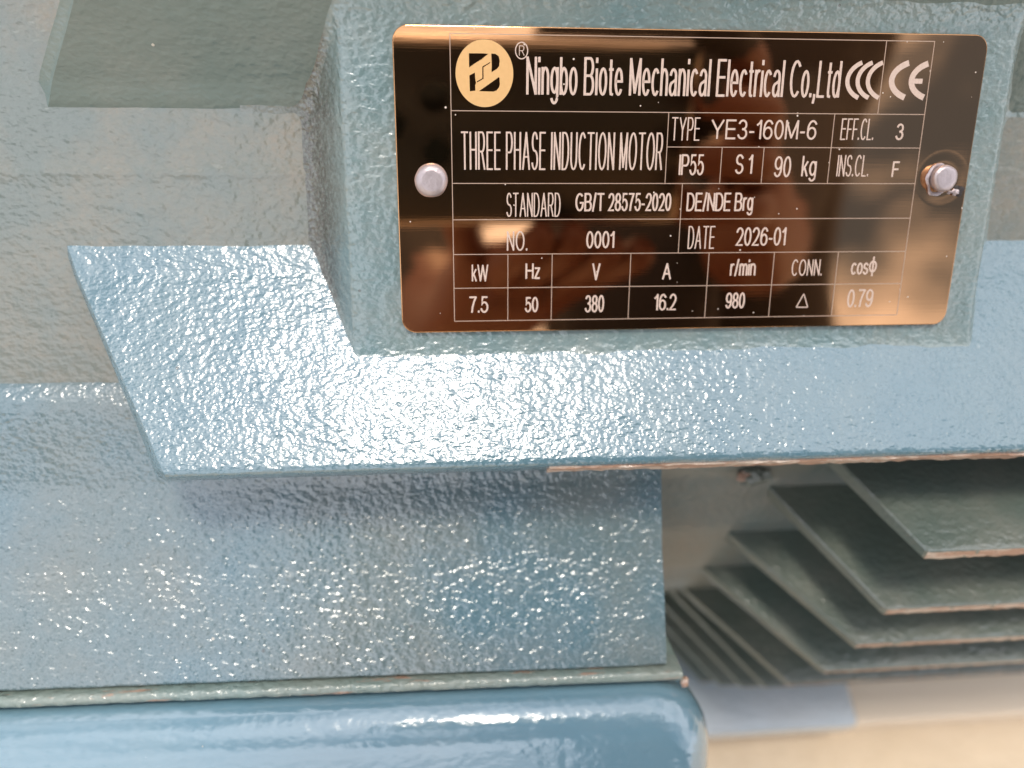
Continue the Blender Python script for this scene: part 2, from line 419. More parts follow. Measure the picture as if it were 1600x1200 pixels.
# lower cooling fins: (tip depth, tip z, root depth, root z)
xtip = 110.0; 
def finspec(tp, rp):
    (tx, ty), (rx, ry) = tp, rp
    # choose tip depth so that every fin ends at the same x
    lo, hi = 120, 400
    for _ in range(40):
        mid = (lo+hi)/2
        if L(tx, ty, mid)[0] < xtip: lo = mid
        else: hi = mid
    td, tz = lo, L(tx, ty, lo)[1]
    return td, tz
tips = [((1450, 862), 30), ((1385, 952), 35), ((1340, 1007), 40), ((1290, 1049), 45), ((1232, 1068), 50), ((1196, 1074), 54), ((1160, 1074), 57), ((1126, 1072), 60), ((1096, 1066), 62)]
roots = [(1290, 700), (1178, 737), (1140, 835), (1104, 893), (1078, 930), None, None, None, None]
for i, ((tx, ty), ang) in enumerate(tips):
    td, tz = finspec((tx, ty), (0, 0))
    if i >= 5: td = [228, 242, 256, 270][i-5]; tz = L(tx, ty, td)[1]
    a = R(ang); ud, uz = math.cos(a), math.sin(a)            # inward, upward
    if roots[i]:
        best = min((abs(L(*roots[i], td+s*ud)[1]-(tz+s*uz)), s) for s in [k*0.25 for k in range(40, 260)])
        ln = best[1]
        xrt = L(*roots[i], td+ln*ud)[0]
    else:
        ln = 30; xrt = xtip-30
        xt_ = L(tx, ty, td)[0]; xrt = xt_-26
    xt = L(tx, ty, td)[0]
    T = Vector((td, tz)); U = Vector((ud, uz)); P = Vector((uz, -ud))
    ex = 8; h1, h2 = 3.2, 4.8
    sx = (xt-xrt)/ln
    pts = [T+U*(ln+ex), T, T+P*h1, T+P*h2+U*(ln+ex)]
    lp3 = round_poly([(q.x, q.y, xt-sx*((q-T).dot(U))) for q in pts], [0, 0.5, 0.5, 0], 3)
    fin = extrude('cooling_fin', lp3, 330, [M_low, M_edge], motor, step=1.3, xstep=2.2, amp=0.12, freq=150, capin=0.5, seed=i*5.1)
    # chipped tip edge, warm ground bounce put into its colour too
    q = [T+P*0.35-U*0.12, T+P*(h1-0.3)-U*0.12, T+P*(h1+0.08)+U*0.8, T+P*0.7+U*0.8]
    extrude('worn_bounce_edge', [(k.x, k.y, xt+0.3) for k in q], 329, M_edge, fin, step=0.7, xstep=1.1, amp=0.28, freq=420, capin=0.1, ang=80, seed=i*3.3)
    print('fin', i, round(td, 1), round(tz, 1), 'len', round(ln, 1), 'xt', round(xt, 1), 'xr', round(xrt, 1))
# broken paint lump at the head of the second fin
qx, qz = L(1160, 745, 199)
blob('paint_lump', (qx+1.5, 195, qz*0.975), 2.9, M_low, motor, 1, 4, (1.5, 1, 0.9), 0.35)
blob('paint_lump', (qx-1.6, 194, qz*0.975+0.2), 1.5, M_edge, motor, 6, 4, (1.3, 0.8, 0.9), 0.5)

# ------------------------------------------------------------------ nameplate
m, t, b = new_mat('polished_bronze_plate')
v = coords(t)
vo = t.nodes.new('ShaderNodeTexVoronoi'); vo.inputs['Scale'].default_value = 520; t.links.new(v, vo.inputs['Vector'])
se = t.nodes.new('ShaderNodeSeparateColor'); t.links.new(vo.outputs['Color'], se.inputs[0])
dn = ramp(t, nz(t, v, 60, 4), [(0.35, (0.5,)*3), (0.65, (1, 1, 1))])
dust = math_(t, 'MULTIPLY', math_(t, 'LESS_THAN', vo.outputs['Distance'], math_(t, 'MULTIPLY', math_(t, 'MULTIPLY', dn, se.outputs[1]), 0.14)), math_(t, 'GREATER_THAN', se.outputs[0], 0.84))
scr = ramp(t, nz(t, mapped(t, (60, 60, 2600)), 1.0, 5, 0.6), [(0.44, (0, 0, 0)), (0.75, (1, 1, 1))])
film = nz(t, v, 45, 6, 0.7)
filmr = ramp(t, film, [(0.4, (0, 0, 0)), (0.8, (1, 1, 1))])
col = mixc(t, math_(t, 'MULTIPLY', dust, 0.8), (0.60, 0.33, 0.16), (0.75, 0.68, 0.6))
t.links.new(col, b.inputs['Base Color'])
mt = math_(t, 'SUBTRACT', 1.0, dust); t.links.new(mt, b.inputs['Metallic'])
t.links.new(math_(t, 'ADD', math_(t, 'MULTIPLY', dust, 0.4), math_(t, 'MULTIPLY_ADD', filmr, 0.04, 0.022)), b.inputs['Roughness'])
n1 = bump(t, nz(t, v, 35, 2), 0.0004, 0.10)
n2 = bump(t, scr, 0.0000006, 1.0, n1)
n3 = bump(t, dust, 0.00004, 1.0, n2)
# dents pressed into the sheet round the two rivets
rvx = [L(674, 282, 165), L(1472, 279, 165)]
prev = n3
for (rx, rz), rr, am in ((rvx[1], 0.006, 0.00008),):
    sb = t.nodes.new('ShaderNodeVectorMath'); sb.operation = 'DISTANCE'; t.links.new(v, sb.inputs[0])
    sb.inputs[1].default_value = (rx*MM, 0.165, rz*MM)
    h = ramp(t, math_(t, 'DIVIDE', sb.outputs['Value'], rr), [(0.2, (0, 0, 0)), (0.55, (0.45,)*3), (1.0, (1, 1, 1))])
    h.node.color_ramp.interpolation = 'EASE'
    prev = bump(t, h, am, 1.0, prev)
t.links.new(prev, b.inputs['Normal'])
M_plate = m
m, t, b = new_mat('etched_lettering')
v = coords(t)
t.links.new(mixc(t, nz(t, v, 2200, 3), (0.54, 0.40, 0.32), (0.78, 0.62, 0.52)), b.inputs['Base Color'])
b.inputs['Metallic'].default_value = 0.25; b.inputs['Roughness'].default_value = 0.55
M_ink = m
m, t, b = new_mat('etched_gold_disc')
t.links.new(mixc(t, nz(t, coords(t), 1500, 3), (0.72, 0.44, 0.18), (0.80, 0.50, 0.22)), b.inputs['Base Color'])
b.inputs['Metallic'].default_value = 0.3; b.inputs['Roughness'].default_value = 0.5
M_gold = m
m, t, b = new_mat('rule_line')
b.inputs['Base Color'].default_value = (0.50, 0.36, 0.27, 1); b.inputs['Metallic'].default_value = 0.35; b.inputs['Roughness'].default_value = 0.5
M_line = m
m, t, b = new_mat('aluminium_rivet')
v = coords(t)
t.links.new(mixc(t, nz(t, v, 500, 4), (0.42, 0.36, 0.37), (0.60, 0.53, 0.53)), b.inputs['Base Color'])
b.inputs['Metallic'].default_value = 0.6; b.inputs['Roughness'].default_value = 0.42
t.links.new(bump(t, nz(t, v, 900, 4), 0.0002, 0.6), b.inputs['Normal'])
M_riv = m
m, t, b = new_mat('dark_hollow'); b.inputs['Base Color'].default_value = (0.03, 0.022, 0.02, 1); b.inputs['Roughness'].default_value = 0.6
M_dark = m

def rrect(x0, z0, x1, z1, r, seg=8):
    pts = []
    for cx_, cz_, a0 in ((x1-r, z1-r, 0), (x0+r, z1-r, 90), (x0+r, z0+r, 180), (x1-r, z0+r, 270)):
        for k in range(seg+1):
            a = R(a0+90*k/seg); pts.append((cx_+r*math.cos(a), cz_+r*math.sin(a)))
    return pts
def prism(name, pts, d0, d1, mat, parent, bev=0, label=None, holes=()):
    """flat shape in the plate's plane; pts (x, z) mm; from depth d0 (front) to d1."""
    bm = bmesh.new()
    vs = [bm.verts.new((x*MM, d0*MM, z*MM)) for x, z in pts]
    f = bm.faces.new(vs)
    ex = bmesh.ops.extrude_face_region(bm, geom=[f])
    for v in ex['geom']:
        if isinstance(v, bmesh.types.BMVert): v.co.y = d1*MM
    bmesh.ops.recalc_face_normals(bm, faces=bm.faces)
    if bev:
        ed = [e for e in bm.edges if all(abs(v.co.y-d0*MM) < 1e-7 for v in e.verts)]
        bmesh.ops.bevel(bm, geom=ed, offset=bev*MM, segments=3, affect='EDGES', profile=0.5)
    bmesh.ops.triangulate(bm, faces=[f for f in bm.faces if len(f.verts) > 4])
    me = bpy.data.meshes.new(name); bm.to_mesh(me); bm.free()
    o = link(name, me, mat, parent, label); smooth(me, 30)
    return o
DPL = 165.0
px0, pz1 = L(618, 50, DPL)[0], L(1000, 41, DPL)[1]
px1, pz0 = L(1511, 280, DPL)[0], L(1000, 515, DPL)[1]
px0 = (L(612, 60, DPL)[0]+L(628, 500, DPL)[0])/2; px1 = (L(1547, 80, DPL)[0]+L(1477, 480, DPL)[0])/2
pz1 = (L(700, 38, DPL)[1]+L(1450, 53, DPL)[1])/2; pz0 = (L(700, 518, DPL)[1]+L(1400, 510, DPL)[1])/2
plate = prism('nameplate', rrect(px0, pz0, px1, pz1, 3.0), DPL, DPL+0.75, M_plate, motor, 0.22, 'polished bronze rating plate riveted to the pad')
for p in plate.data.polygons:
    if p.normal.y < -0.995: p.use_smooth = False
GX0 = (L(702, 53, DPL)[0]+L(711, 504, DPL)[0])/2; GX1 = (L(1460, 64, DPL)[0]+L(1402, 490, DPL)[0])/2
GZ1 = (L(702, 53, DPL)[1]+L(1460, 64, DPL)[1])/2; GZ0 = (L(711, 504, DPL)[1]+L(1402, 490, DPL)[1])/2
def hz(x0, x1, z, w=0.16):
    prism('rule_line', [(x0, z-w/2), (x1, z-w/2), (x1, z+w/2), (x0, z+w/2)], DPL-0.022, DPL+0.02, M_line, plate)
def vt(x, z0, z1, w=0.16):
    prism('rule_line', [(x-w/2, z0), (x+w/2, z0), (x+w/2, z1), (x-w/2, z1)], DPL-0.030, DPL+0.02, M_line, plate)
def zm(*p): return sum(L(x, y, DPL)[1] for x, y in p)/len(p)
def xm(*p): return sum(L(x, y, DPL)[0] for x, y in p)/len(p)
H1, H2, H3 = zm((720, 174), (1440, 178)), zm((1044, 229), (1435, 232)), zm((709, 287), (1426, 286.5))
H4, H5, H6 = zm((710, 344.4), (1420, 340)), zm((712, 399), (1416, 391.5)), zm((713, 451), (1408, 442.5))
for z in (GZ1, H1, H3, H4, H5, H6, GZ0): hz(GX0, GX1, z)
XT = xm((1044, 176), (1040, 286))
hz(XT, GX1, H2)
vt(GX0, GZ0, GZ1); vt(GX1, GZ0, GZ1)
vt(xm((1385, 64), (1372, 177)), H1, GZ1); vt(XT, H3, H1)
vt(xm((1304, 178), (1293, 286)), H3, H1)
vt(xm((1128, 232), (1124.6, 286)), H3, H2); vt(xm((1194, 232), (1189, 286)), H3, H2)
vt(xm((1066, 288), (1060, 394)), H5, H3)
for a, c in (((793, 399), (794, 501)), ((863, 398), (861, 500)), ((986, 396), (981, 498)), ((1108, 395), (1101, 495)), ((1210, 394), (1201, 494)), ((1310, 393), (1299, 492))):
    vt(xm(a, c), GZ0, H5)

# a plain grotesque drawn as single strokes: glyph -> (width, strokes); a point is (x, y) in cap heights,
# an arc is (cx, cy, rx, ry, from, to); every stroke becomes a flat raised band
def arc(cx_, cy_, rx, ry, a0, a1):
    n = max(4, int(abs(a1-a0)/18))
    return [(cx_+rx*math.cos(R(a0+(a1-a0)*k/n)), cy_+ry*math.sin(R(a0+(a1-a0)*k/n))) for k in range(n+1)]
FONT = {
 'A': (.84, [[(0, 0), (.42, 1), (.84, 0)], [(.15, .34), (.69, .34)]]),
 'B': (.72, [[(0, .52), (0, 1), (.40, 1)]+arc(.42, .76, .25, .24, 80, -90)+[(0, .52)], [(0, .52), (0, 0), (.42, 0)]+arc(.44, .26, .28, .26, -80, 90)]),
 'C': (.76, [arc(.42, .5, .42, .5, 48, 312)]),
 'D': (.76, [[(0, 0), (0, 1), (.28, 1)]+arc(.30, .5, .46, .5, 85, -85)+[(.28, 0), (0, 0)]]),
 'E': (.64, [[(.64, 1), (0, 1), (0, 0), (.64, 0)], [(0, .52), (.60, .52)]]),
 'F': (.60, [[(.60, 1), (0, 1), (0, 0)], [(0, .50), (.54, .50)]]),
 'G': (.86, [arc(.43, .5, .43, .5, 50, 322)+[(.84, .46), (.50, .46)]]),
 'H': (.72, [[(0, 0), (0, 1)], [(.72, 0), (.72, 1)], [(0, .53), (.72, .53)]]),
 'I': (.0, [[(0, 0), (0, 1)]]),
 'L': (.54, [[(0, 1), (0, 0), (.54, 0)]]),
 'M': (.84, [[(0, 0), (0, 1), (.42, .06), (.84, 1), (.84, 0)]]),
 'N': (.72, [[(0, 0), (0, 1), (.72, 0), (.72, 1)]]),
 'O': (.90, [arc(.45, .5, .45, .5, 0, 360)]),
 'P': (.68, [[(0, 0), (0, 1), (.42, 1)]+arc(.42, .73, .26, .27, 85, -90)+[(0, .46)]]),
 'R': (.74, [[(0, 0), (0, 1), (.44, 1)]+arc(.44, .74, .26, .26, 85, -90)+[(0, .48)], [(.40, .48), (.74, 0)]]),
 'S': (.68, [arc(.34, .75, .30, .25, 20, 265)+arc(.34, .255, .34, .255, 80, -160)]),
 'T': (.76, [[(0, 1), (.76, 1)], [(.38, 1), (.38, 0)]]),
 'U': (.72, [[(0, 1), (0, .32)]+arc(.36, .32, .36, .32, 180, 360)+[(.72, 1)]]),
 'V': (.82, [[(0, 1), (.41, 0), (.82, 1)]]),
 'W': (1.2, [[(0, 1), (.30, 0), (.60, .98), (.90, 0), (1.2, 1)]]),
 'Y': (.82, [[(0, 1), (.41, .44), (.82, 1)], [(.41, .46), (.41, 0)]]),
 '0': (.56, [arc(.28, .5, .28, .5, 0, 360)]),
 '1': (.26, [[(0, .76), (.14, .85), (.26, 1), (.26, 0)]]),
 '2': (.58, [arc(.29, .72, .28, .28, 170, -30)+[(.30, .26), (0, 0), (.58, 0)]]),
 '3': (.58, [arc(.28, .75, .26, .25, 160, -85), arc(.28, .265, .30, .265, 88, -165)]),
 '5': (.58, [[(.53, 1), (.12, 1), (.05, .50)]+arc(.28, .33, .30, .33, 125, -160)]),
 '6': (.58, [arc(.29, .31, .29, .31, 0, 360), arc(.33, .52, .33, .48, 40, 200)]),
 '7': (.56, [[(0, 1), (.56, 1), (.38, .70), (.24, .35), (.18, 0)]]),
 '8': (.58, [arc(.29, .76, .25, .24, 0, 360), arc(.29, .26, .29, .26, 0, 360)]),
 '9': (.58, [arc(.29, .69, .29, .31, 0, 360), arc(.25, .48, .33, .48, 20, -140)]),
 'a': (.52, [arc(.26, .52, .24, .20, 165, 10)+[(.50, .44), (.50, .10), (.54, 0)], [(.50, .44), (.24, .37)]+arc(.21, .18, .21, .18, 95, 280)+[(.40, .06), (.50, .18)]]),
 'b': (.52, [[(0, 1), (0, 0)], arc(.26, .36, .26, .36, 0, 360)]),
 'c': (.50, [arc(.27, .36, .27, .36, 48, 312)]),
 'd': (.52, [[(.52, 1), (.52, 0)], arc(.26, .36, .26, .36, 0, 360)]),
 'e': (.54, [[(.01, .37), (.54, .37)]+arc(.27, .36, .27, .36, 5, 320)]),
 'g': (.52, [arc(.26, .38, .26, .34, 0, 360), [(.52, .72), (.52, -.08)]+arc(.26, -.06, .26, .20, 0, -155)]),
 'h': (.48, [[(0, 1), (0, 0)], [(0, .42)]+arc(.24, .46, .24, .26, 170, 0)+[(.48, 0)]]),
 'i': (.0, [[(0, 0), (0, .70)], [(0, .90), (0, 1)]]),
 'k': (.46, [[(0, 1), (0, 0)], [(.43, .72), (0, .26)], [(.17, .44), (.46, 0)]]),
 'l': (.0, [[(0, 0), (0, 1)]]),
 'm': (.80, [[(0, .72), (0, 0)], [(0, .45)]+arc(.20, .48, .20, .24, 170, 0)+[(.40, 0)], [(.40, .45)]+arc(.60, .48, .20, .24, 170, 0)+[(.80, 0)]]),
 'n': (.48, [[(0, .72), (0, 0)], [(0, .42)]+arc(.24, .46, .24, .26, 170, 0)+[(.48, 0)]]),
 'o': (.54, [arc(.27, .36, .27, .36, 0, 360)]),
 'r': (.28, [[(0, .72), (0, 0)], [(0, .42)]+arc(.24, .46, .24, .26, 170, 75)]),
 's': (.48, [arc(.24, .54, .22, .18, 20, 265)+arc(.24, .185, .24, .185, 80, -160)]),
 't': (.26, [[(.11, .95), (.11, .14), (.16, .01), (.28, .0)], [(0, .70), (.27, .70)]]),
 'z': (.46, [[(.02, .70), (.46, .70), (0, 0), (.46, 0)]]),
 ',': (.06, [[(.06, .05), (.06, -.05), (0, -.18)]]), '.': (.0, [[(0, .0), (0, .07)]]),
 '/': (.30, [[(0, -.04), (.30, 1.04)]]), '-': (.28, [[(0, .36), (.28, .36)]]), ' ': (.16, []),
 '\u03a6': (.80, [[(.40, 1.16), (.40, -.14)], arc(.40, .50, .40, .36, 0, 360)]),
}
def text(s, x0, x1, yt, yb, yt2=None, yb2=None, w=0.30, gap=0.25):
    """lettering whose capitals reach from yb to yt between the sight lines x0 and x1; w = stroke width in mm"""
    X0, X1 = L(x0, (yt+yb)/2, DPL)[0], L(x1, ((yt2 or yt)+(yb2 or yb))/2, DPL)[0]
    Zb = (L(x0, yb, DPL)[1]+L(x1, yb2 or yb, DPL)[1])/2; Zt = (L(x0, yt, DPL)[1]+L(x1, yt2 or yt, DPL)[1])/2
    tot = sum(FONT[c][0] for c in s)+gap*(len(s)-1)
    sx = (X1-X0-w)/max(tot, 0.01); sz = Zt-Zb-w
    wx = w*(0.88 if sx < 0.45*sz else 1.0)
    bm = bmesh.new(); pen = 0; k = 0
    for c in s:
        parts_ = []
        for st_ in FONT[c][1]:
            cur = [st_[0]]
            for i in range(1, len(st_)):
                cur.append(st_[i])
                if i < len(st_)-1:
                    a_ = Vector(((st_[i][0]-st_[i-1][0])*sx, (st_[i][1]-st_[i-1][1])*sz)); b_ = Vector(((st_[i+1][0]-st_[i][0])*sx, (st_[i+1][1]-st_[i][1])*sz))
                    if a_.length > 1e-4 and b_.length > 1e-4 and a_.angle(b_) > R(70) and len(st_) < 9: parts_.append(cur); cur = [st_[i]]
            parts_.append(cur)
        for st_ in parts_:
            pts = [Vector((X0+w/2+(pen+x)*sx, Zb+w/2+y*sz)) for x, y in st_]
            pts = [p for i, p in enumerate(pts) if i == 0 or (p-pts[i-1]).length > 0.02]
            n = len(pts); closed = n > 6 and (pts[0]-pts[-1]).length < 0.05
            if closed: pts.pop(); n -= 1
            dz = DPL-0.030-0.0015*(k % 4); k += 1
            A, B_ = [], []
            for i in range(n):
                p = pts[i]
                if closed or 0 < i < n-1: u1 = (p-pts[i-1]).normalized(); u2_ = (pts[(i+1) % n]-p).normalized()
                elif i == 0: u1 = u2_ = (pts[1]-p).normalized()
                else: u1 = u2_ = (p-pts[i-1]).normalized()
                n1_, n2_ = Vector((-u1.y, u1.x)), Vector((-u2_.y, u2_.x)); nn = n1_+n2_
                nn = nn.normalized() if nn.length > 0.05 else n1_
                ml = min(1.5, 1/max(0.3, nn.dot(n1_)))
                e_ = Vector((0, 0))
                if not closed and i in (0, n-1): e_ = u1*(w*0.30)*(-1 if i == 0 else 1)
                A.append(p+e_+nn*wx/2*ml); B_.append(p+e_-nn*wx/2*ml)
            va_ = [[bm.verts.new((q.x*MM, dd*MM, q.y*MM)) for q in Q] for Q, dd in ((A, dz), (B_, dz), (A, DPL+0.01), (B_, DPL+0.01))]
            for i in range(n if closed else n-1):
                j = (i+1) % n
                for a_, b_ in ((0, 1), (2, 0), (1, 3)): bm.faces.new((va_[a_][i], va_[a_][j], va_[b_][j], va_[b_][i]))
            if not closed:
                for i in (0, n-1): bm.faces.new((va_[0][i], va_[1][i], va_[3][i], va_[2][i]))
        pen += FONT[c][0]+gap
    bmesh.ops.recalc_face_normals(bm, faces=bm.faces)
    me = bpy.data.meshes.new('lettering'); bm.to_mesh(me); bm.free()
    return link('lettering', me, M_ink, plate)
text('Ningbo Biote Mechanical Electrical Co.,Ltd', 822, 1314, 87, 149, 95, 153, w=0.54, gap=0.30)
text('THREE PHASE INDUCTION MOTOR', 720, 1036, 206, 267, 206, 265, w=0.38, gap=0.36)
text('TYPE', 1049, 1094, 183, 220, w=0.29, gap=0.34)
text('YE3-160M-6', 1111, 1276, 187, 218, w=0.37)
text('EFF.CL.', 1314, 1366, 185, 219, w=0.29, gap=0.34)
text('3', 1400, 1412, 193, 219, w=0.37)
text('IP55', 1061, 1100, 241, 274, w=0.37)
text('S 1', 1149, 1176, 241, 272, w=0.37)
text('90', 1210, 1236, 244, 277, w=0.37)
text('kg', 1253, 1276, 243, 276, w=0.37)
text('INS.CL.', 1308, 1358, 242, 276, w=0.29, gap=0.34)
text('F', 1394, 1405, 252, 277, w=0.37)
text('STANDARD', 791, 876, 301, 339, w=0.29, gap=0.34)
text('GB/T 28575-2020', 899, 1049, 302, 331, 301, 329, w=0.37)
text('DE/NDE Brg', 1073, 1177, 301, 330, w=0.37)
text('NO.', 792, 824, 361, 392, w=0.29, gap=0.34)
text('0001', 916, 960, 361, 388, w=0.37)
text('DATE', 1075, 1117, 353, 389, w=0.29, gap=0.34)
text('2026-01', 1150, 1228, 355, 384, w=0.37)
text('kW', 737, 763, 413, 440, w=0.30)
text('Hz', 821, 844, 411, 436, w=0.37)
text('V', 925, 938, 411, 438, w=0.37)
text('A', 1035, 1049, 411, 437, w=0.37)
text('r/min', 1141, 1181, 405, 431, w=0.37)
text('CONN.', 1237, 1285, 405, 431, w=0.29, gap=0.34)
text('cos\u03a6', 1330, 1370, 404, 429, w=0.37)
text('7.5', 733, 763, 463, 489, w=0.37)
text('50', 820, 841, 464, 488, w=0.37)
text('380', 914, 944, 461, 488, w=0.37)
text('16.2', 1022, 1057, 459, 485, w=0.37)
text('980', 1134, 1164, 457, 482, w=0.37)
text('0.79', 1324, 1364, 452, 480, w=0.37)
def P2(x, y): return L(x, y, DPL)
def stroke_poly(name, pts, w, mat, closed=False, d=0.024):
    """a flat band of width w (mm) along points given in plate mm"""
    n = len(pts); outl, inl = [], []
    for i in range(n):
        a = Vector(pts[i-1 if (closed or i) else 0]); b_ = Vector(pts[(i+1) % n if closed else min(i+1, n-1)])
        tdir = (b_-a).normalized(); nn = Vector((-tdir.y, tdir.x)); p = Vector(pts[i])
        outl.append(p+nn*w/2); inl.append(p-nn*w/2)
    bm = bmesh.new()
    vo_ = [bm.verts.new((q.x*MM, (DPL-d)*MM, q.y*MM)) for q in outl]; vi = [bm.verts.new((q.x*MM, (DPL-d)*MM, q.y*MM)) for q in inl]
    for i in range(n if closed else n-1):
        j = (i+1) % n; bm.faces.new((vo_[i], vo_[j], vi[j], vi[i]))
    ex = bmesh.ops.extrude_face_region(bm, geom=bm.faces[:])
    for v in ex['geom']:
        if isinstance(v, bmesh.types.BMVert): v.co.y = (DPL+0.02)*MM
    bmesh.ops.recalc_face_normals(bm, faces=bm.faces)
    me = bpy.data.meshes.new(name); bm.to_mesh(me); bm.free()
    return link(name, me, mat, plate)
tri = [P2(1244, 480), P2(1262, 480), P2(1256, 459)]
def along(a, b_, n=1): return [(a[0]+(b_[0]-a[0])*k/n, a[1]+(b_[1]-a[1])*k/n) for k in range(n)]
for a, b_ in ((tri[0], tri[1]), (tri[1], tri[2]), (tri[2], tri[0])): stroke_poly('symbol_stroke', [a, b_], 0.22, M_ink)
def arc_c(xl, xr, y0, y1, w):
    (ax, az), (bx, bz) = P2(xl, y0), P2(xl, y1)
    cz_ = (az+bz)/2; hz_ = (az-bz)/2; x_l = L(xl, (y0+y1)/2, DPL)[0]+w/2; wd = L(xr, y0, DPL)[0]-L(xl, y0, DPL)[0]-w*0.6
    k = 1-math.cos(R(62))
    pts = [(x_l+wd*(1-math.cos(R(a)))/k, cz_+(hz_-w*0.2)*math.sin(R(a))/math.sin(R(62))) for a in range(62, -63, -4)]
    stroke_poly('mark_stroke', pts, w, M_ink)
    return pts
for xl_, xr_ in ((1321, 1345), (1337, 1361), (1353, 1377)): arc_c(xl_, xr_, 96, 154, 0.85)
arc_c(1389, 1418, 96, 154, 1.15)
pe = arc_c(1420, 1448, 97, 154, 1.15)
(x_, z_) = pe[len(pe)//2]
stroke_poly('mark_stroke', [(x_+0.2, z_), (x_+2.35, z_)], 0.95, M_ink, d=0.028)
# registered mark
(rx, rz) = P2(815, 79); (ra, rb) = (P2(824.5, 79)[0]-rx, P2(815, 66)[1]-rz)
stroke_poly('symbol_ring', [(rx+ra*math.cos(R(a)), rz+rb*math.sin(R(a))) for a in range(0, 360, 12)], 0.2, M_ink, True)
text('R', 811, 819.5, 71, 87, w=0.13)
# maker's disc: gold ground, four recessed dark windows round a slanting T
(lx, lz) = P2(757, 115); (la, lb) = (P2(802, 115)[0]-lx, P2(757, 61.5)[1]-lz)
disc = prism('emblem_disc', [(lx+la*math.cos(R(a)), lz+lb*math.sin(R(a))) for a in range(0, 360, 5)], DPL-0.03, DPL+0.02, M_gold, plate)
def em(u_, v_): return P2(690+u_*160/1371, 40+v_*140/1200)
shapes = [[(365, 370), (560, 372), (625, 378), (530, 455), (455, 500), (368, 560)],
          [(665, 375), (720, 378), (765, 410), (778, 470), (770, 545), (740, 580), (668, 625), (672, 520), (668, 460)],
          [(372, 668), (445, 628), (450, 700), (455, 745), (462, 762), (450, 800), (452, 872), (378, 880)],
          [(500, 878), (640, 780), (765, 690), (775, 700), (780, 790), (768, 830), (735, 870), (690, 884)],
          [(545, 548), (650, 488), (652, 500), (560, 558), (562, 712), (478, 760), (470, 748), (545, 705)]]
for s in shapes: prism('emblem_window', [em(*q) for q in s], DPL-0.036, DPL-0.02, M_plate, plate)

# rivets (lathed heads)
def lathe(name, c, prof, mat, parent, seg=40, wob=0.0, tilt=(0, 0), seed=0):
    """prof: (radius, height towards the viewer) in mm around a line through c = (x, z, depth)"""
    vs, fs = [], []
    n = len(prof)
    for s in range(seg):
        a = 2*math.pi*s/seg
        for r, h in prof:
            rr = r*(1+wob*noise.noise(Vector((math.cos(a)*1.5+seed, math.sin(a)*1.5, h))))
            x, z = rr*math.cos(a), rr*math.sin(a)
            vs.append(((c[0]+x+tilt[0]*h)*MM, (c[2]-h-tilt[0]*x*0.5-tilt[1]*z*0.5)*MM, (c[1]+z+tilt[1]*h)*MM))
    for s in range(seg):
        s2 = (s+1) % seg
        for i in range(n-1): fs.append((s*n+i, s2*n+i, s2*n+i+1, s*n+i+1))
    me = bpy.data.meshes.new(name); me.from_pydata(vs, [], fs)
    bm = bmesh.new(); bm.from_mesh(me); bmesh.ops.remove_doubles(bm, verts=bm.verts, dist=1e-7); bmesh.ops.recalc_face_normals(bm, faces=bm.faces); bm.to_mesh(me); bm.free()
    smooth(me, 50); return link(name, me, mat, parent)
head = [(3.25, 0), (3.3, 0.5), (3.15, 1.05), (2.7, 1.5), (2.1, 1.85), (1.85, 1.9), (1.0, 1.86), (0, 1.84)]
lathe('rivet', (rvx[0][0]+0.05, rvx[0][1], DPL), head, M_riv, plate, wob=0.05)['label'] = 'round rivet head at the left end of the plate'
h2 = [(2.5, -0.6), (2.6, 0.6), (2.75, 1.6), (2.65, 2.2), (2.25, 2.55), (1.9, 2.65), (1.0, 2.62), (0, 2.6)]
lathe('rivet', (rvx[1][0]-0.35, rvx[1][1]+0.05, DPL), h2, M_riv, plate, wob=0.05, tilt=(-0.12, 0.02), seed=3)['label'] = 'tall crooked rivet at the right end of the plate'
col_ = [(2.9, 0), (3.15, 0.15), (3.1, 0.45), (2.85, 0.5), (2.5, 0.3)]
lathe('rivet_collar', (rvx[1][0]-0.7, rvx[1][1]-0.2, DPL), col_, M_riv, plate, wob=0.3, seed=9)
lathe('punched_hole', (L(1497, 298, DPL)[0], L(1497, 298, DPL)[1], DPL), [(1.25, 0.0), (1.2, 0.04), (0, 0.045)], M_dark, plate, wob=0.4, seed=5)
bz = L(1492, 300, DPL)
blob('metal_burr', (bz[0]-0.1, DPL-0.25, bz[1]), 0.62, M_riv, plate, 5, 3, (1.1, 0.6, 0.9), 0.9)
bz = L(1483, 300, DPL)
blob('metal_burr', (bz[0], DPL-0.1, bz[1]), 0.45, M_riv, plate, 8, 3, (1.0, 0.6, 0.7), 0.9)

# ------------------------------------------------------------------ ground, plank, the motor's far foot
def wray(px, py, h):                  # where a sight line meets the level z = h (metres)
    v = ((px-800)/F, (py-600)/F, 1.0)
    l = [sum(B[i][j]*v[i] for i in range(3)) for j in range(3)]
    d = RM @ Vector((l[0], l[2], -l[1])); o = Vector((0, 0, -GROUND))
    return o + d*((h-o.z)/d.z)
m, t, b = new_mat('sandy_concrete')
v = coords(t)
c1 = mixc(t, ramp(t, nz(t, v, 12, 6, 0.6), [(0.3, (0, 0, 0)), (0.7, (1, 1, 1))]), (0.72, 0.59, 0.42), (0.82, 0.69, 0.52))
c1 = mixc(t, math_(t, 'MULTIPLY', nz(t, v, 90, 5, 0.7), 0.5), c1, (0.52, 0.42, 0.30))
t.links.new(c1, b.inputs['Base Color']); b.inputs['Roughness'].default_value = 0.9
t.links.new(bump(t, nz(t, v, 200, 5), 0.002, 0.5), b.inputs['Normal'])
M_ground = m
bm = bmesh.new(); bmesh.ops.create_grid(bm, x_segments=20, y_segments=20, size=150)
me = bpy.data.meshes.new('ground'); bm.to_mesh(me); bm.free()
